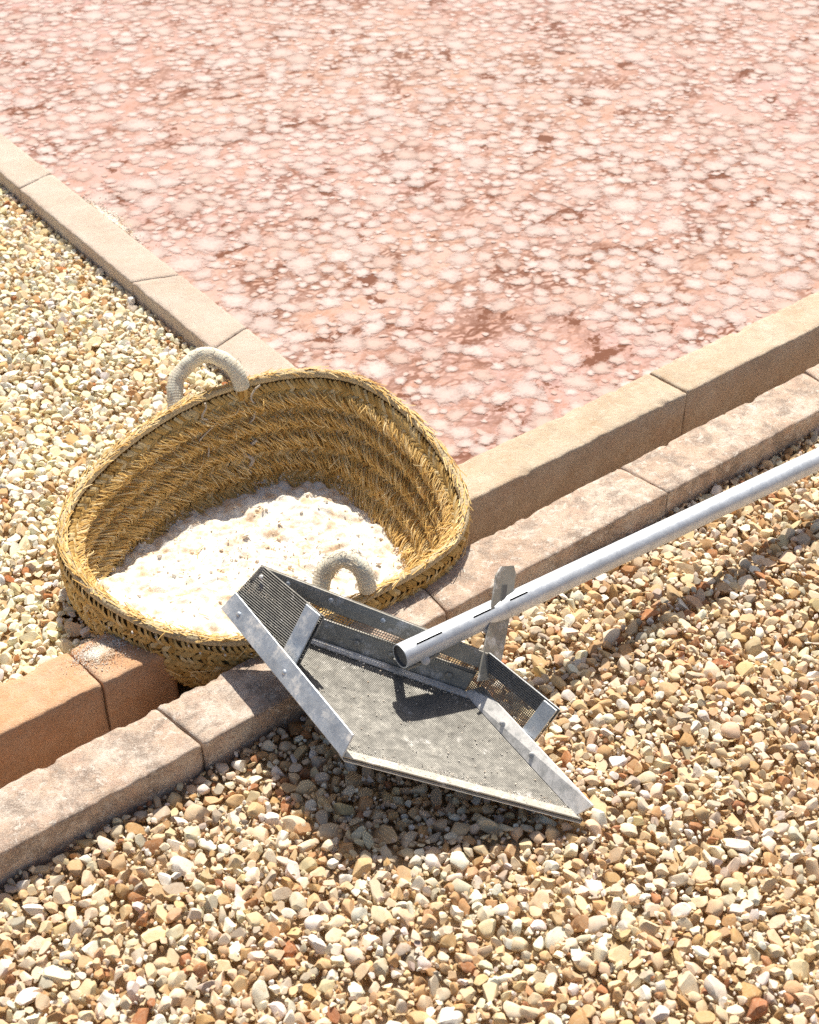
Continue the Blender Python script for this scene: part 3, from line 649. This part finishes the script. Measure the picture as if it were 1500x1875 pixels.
strip('post', Qr, Rr2, P1r, T_, .022, .0028, M['zinc'], -.0056)
strip('back_rail', P1, P1r, P2, T_, .024, .0028, M['zinc_dull'], -.0028)
strip('back_plate', P2, T_, P1, P1r, .034, .0030, M['zinc_dull'], -.0025)
# the plate's foot turned forward over the gauze, caked with salt
strip('foot_flange', P2 + Vector((0, 0, .003)), T_ + Vector((0, 0, .003)), F_, K, .017, .0028, M['zinc_salt'], .0)
strip('front_lip', F_ + Vector((0, 0, .002)), K + Vector((0, 0, .002)), P2, T_, .017, .0022, M['zinc_dull'])
strip('front_lip', F_ - Vector((0, 0, .005)), K - Vector((0, 0, .005)), P2, T_, .012, .0022, M['zinc'])
def rivet(p, n_, r=.0034, m='zinc', hgt=.002):
    n_ = n_.normalized(); mbx = MB(); mbx.tube([p, p + n_ * hgt * .5, p + n_ * hgt * .85, p + n_ * hgt], [r, r, r * .75, r * .3], 10); link('bolt', mbx.mesh('bolt', True), M[m], SCO)
nl_ = quadn(P2, Rr_, Q, P1); vcam = Vector((-.62, -.78, .6))
if nl_.dot(vcam) < 0: nl_ = -nl_
nb = quadn(P2, T_, P1r, P1)
if nb.dot(vcam) < 0: nb = -nb
for a, b_, f, hgt in ((P2, F_, .10, .014), (P2, F_, .50, .012), (P1, Q, .12, -.012), (P1, Q, .86, -.014)):
    up_ = (P1 - P2).normalized() * hgt; rivet(lerp(a, b_, f) + up_ + nl_ * .004, nl_)
for f in (.14, .33, .56, .80): rivet(lerp(P1, P1r, f) - (P1 - P2).normalized() * .010 + nb * .004, nb)
for f in (.52, .66, .9): rivet(lerp(P2, T_, f) + (P1 - P2).normalized() * .018 + nb * .004, nb, .0045, 'zinc_dull', .003)
for f in (.55, .3): rivet(lerp(T_, K, f) + (Qr - Rr2).normalized() * .012 + nb * .004, nb, .004, 'zinc_salt', .003)
# pole: hollow tube with slots along its top, bolted to the plate, steadied by a slotted strap
PA = Vector((0.7892, 1.0107, 0.07)) - KO; PB = Vector((1.5683, 0.977, 0.042)) - KO
ax = (PB - PA).normalized(); PE = PB + ax * .75; rp = .0160; sx = ax.cross(Vector((0, 0, 1))).normalized(); up_ = sx.cross(ax).normalized()
def tubewall(name, r_out, m, inner=False):
    Ls = (PE - PA).length; st = np.unique(np.concatenate([np.linspace(0, .30, 61), np.linspace(.30, Ls, 40)])); nn = 40; mbx = MB(); vs = []
    slots = [(.018, .058), (.110, .145), (.168, .200)]
    for s_ in st:
        for k in range(nn): th = 2 * math.pi * k / nn; vs.append(PA + ax * s_ + (up_ * math.cos(th) + sx * math.sin(th)) * r_out)
    fs = []
    for i in range(len(st) - 1):
        mid = (st[i] + st[i + 1]) / 2
        for k in range(nn):
            if any(a < mid < b_ for a, b_ in slots) and k in (2,): continue
            fs.append((i * nn + k, i * nn + (k + 1) % nn, (i + 1) * nn + (k + 1) % nn, (i + 1) * nn + k))
    mbx.add(vs, fs); o = link(name, mbx.mesh(name, True), m, SCO); return o
pole = tubewall('pole', rp, M['alu']); pole['label'] = 'long bare aluminium pole with slots near its open end'
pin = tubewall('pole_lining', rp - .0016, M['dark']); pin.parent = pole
mbx = MB(); ring = []
for r_ in (rp, rp - .0016):
    for k in range(40): th = 2 * math.pi * k / 40; ring.append(PA + (up_ * math.cos(th) + sx * math.sin(th)) * r_)
mbx.add(ring, [(k, (k + 1) % 40, 40 + (k + 1) % 40, 40 + k) for k in range(40)]); link('pole_end', mbx.mesh('pole_end'), M['alu'], pole)
mbx = MB(); pc = PA + ax * .0035; mbx.tube([pc, pc + ax * .004], rp - .0018, 32, True); link('end_plug', mbx.mesh('end_plug'), M['dark'], pole)
B0, B1, B2 = (Vector(v) - KO for v in ((0.8851, 0.9526, 0.015), (0.9312, 0.9874, 0.058), (0.9717, 1.0210, 0.100)))
def strap(name, pts, wd, th, m, side, slot=None):
    mbx = MB(); n_ = len(pts)
    bm = bmesh.new(); sd = side.normalized() * wd / 2
    vs = []
    for p in pts: vs.append((p - sd, p + sd))
    d_ = (pts[-1] - pts[0]).normalized(); nn_ = d_.cross(sd).normalized() * th / 2
    tip = [pts[-1] + d_ * wd * .32 - sd * .62, pts[-1] + d_ * wd * .32 + sd * .62]
    allp = [(a, b_) for a, b_ in vs] + [tuple(tip)]
    for a, b_ in zip(allp[:-1], allp[1:]): mbx.prism([a[0], a[1], b_[1], b_[0]], nn_, th)
    return link(name, mbx.mesh(name), m, SCO)
sdv = (ax * .9 + Vector((0, 0, -.35)))
strap('strap', [lerp(B0, B1, f) for f in (0, .45)] + [B1, lerp(B1, B2, .5), B2], .036, .003, M['zinc_dull'], sdv)
mbx = MB(); q0, q1 = lerp(B1, B2, .38), lerp(B1, B2, .8); d_ = (q1 - q0).normalized(); nn_ = d_.cross(sdv).normalized()
if nn_.dot(vcam) < 0: nn_ = -nn_
sdn = sdv.normalized() * .0035; mbx.prism([q0 - sdn + nn_ * .0022, q0 + sdn + nn_ * .0022, q1 + sdn + nn_ * .0022, q1 - sdn + nn_ * .0022], nn_, .0012); link('strap_slot', mbx.mesh('strap_slot'), M['dark'], SCO)
for p, n_, r_ in ((PA + ax * .030 - up_ * .012 - sx * -.013, vcam, .006), (PA + ax * .128 - up_ * .010 + sx * .013, vcam, .0055)): rivet(p, n_, r_, 'zinc_salt', .006)
# bracket under the pole's end
mbx = MB(); e0 = PA + ax * .004 - up_ * .0155; mbx.prism([e0 - sx * .012, e0 + sx * .012, e0 + ax * .05 + sx * .012, e0 + ax * .05 - sx * .012], up_, .003)
bp = lerp(P2, T_, .70) + (P1 - P2).normalized() * .010; mbx.prism([e0 - sx * .011, e0 + sx * .011, bp + sx * .011, bp - sx * .011], (e0 - bp).cross(sx), .003); link('pole_bracket', mbx.mesh('pole_bracket'), M['zinc_dull'], SCO)
# salt caked in the corner of scoop
n = 900; f1 = rng.uniform(.18, 1, n); base = np.array([lerp(P2, T_, f)[:] for f in f1]); dv = np.array((F_ - P2).normalized()); gp = base + dv * (np.abs(rng.normal(0, .009, n)) + .004)[:, None] + [0, 0, .004]
f2 = rng.uniform(0, 1, 900); b2_ = np.array([lerp(F_, K, f)[:] for f in f2]); gp = np.vstack([gp, b2_ - dv * (np.abs(rng.normal(0, .012, 900)) + .004)[:, None] + [0, 0, .003]])
f3 = rng.uniform(0, 1, (320, 2)); b3 = np.array([lerp(lerp(P2, F_, a), lerp(T_, K, a), b_)[:] for a, b_ in f3]); sg = np.sin(np.pi * f3[:, :1]) * np.sin(np.pi * f3[:, 1:]) * .006
gp = np.vstack([gp, b3 + [0, 0, .003] - sg * [0, 0, 1]])
v, tt, c = strew(gp, rng.uniform(.0004, .0014, len(gp)), PV1, PF1, np.ones((len(gp), 3)), 1.5)
link('caked_salt', fast_mesh('caked_salt', v, tt), M['salt'], SCO, kind='stuff')

# froth of white salt caught where the pan meets the side kerb
n = 1600; a_ = rng.normal(0, .045, n); q_ = np.abs(rng.normal(0, .012, n)); gp = np.column_stack([a_edge(2.455 + a_) + .002 + q_ * (1 + 0 * a_), 2.455 + a_, np.full(n, zw + .001) + np.maximum(0, .006 - q_ * .5)])
v, tt, c = strew(gp, rng.uniform(.0008, .0028, n), PV1, PF1, np.ones((n, 3)), 1.5)
link('salt_froth', fast_mesh('salt_froth', v, tt), M['salt'], None, kind='stuff', label='white salt froth where the pan meets the left kerb', category='salt')
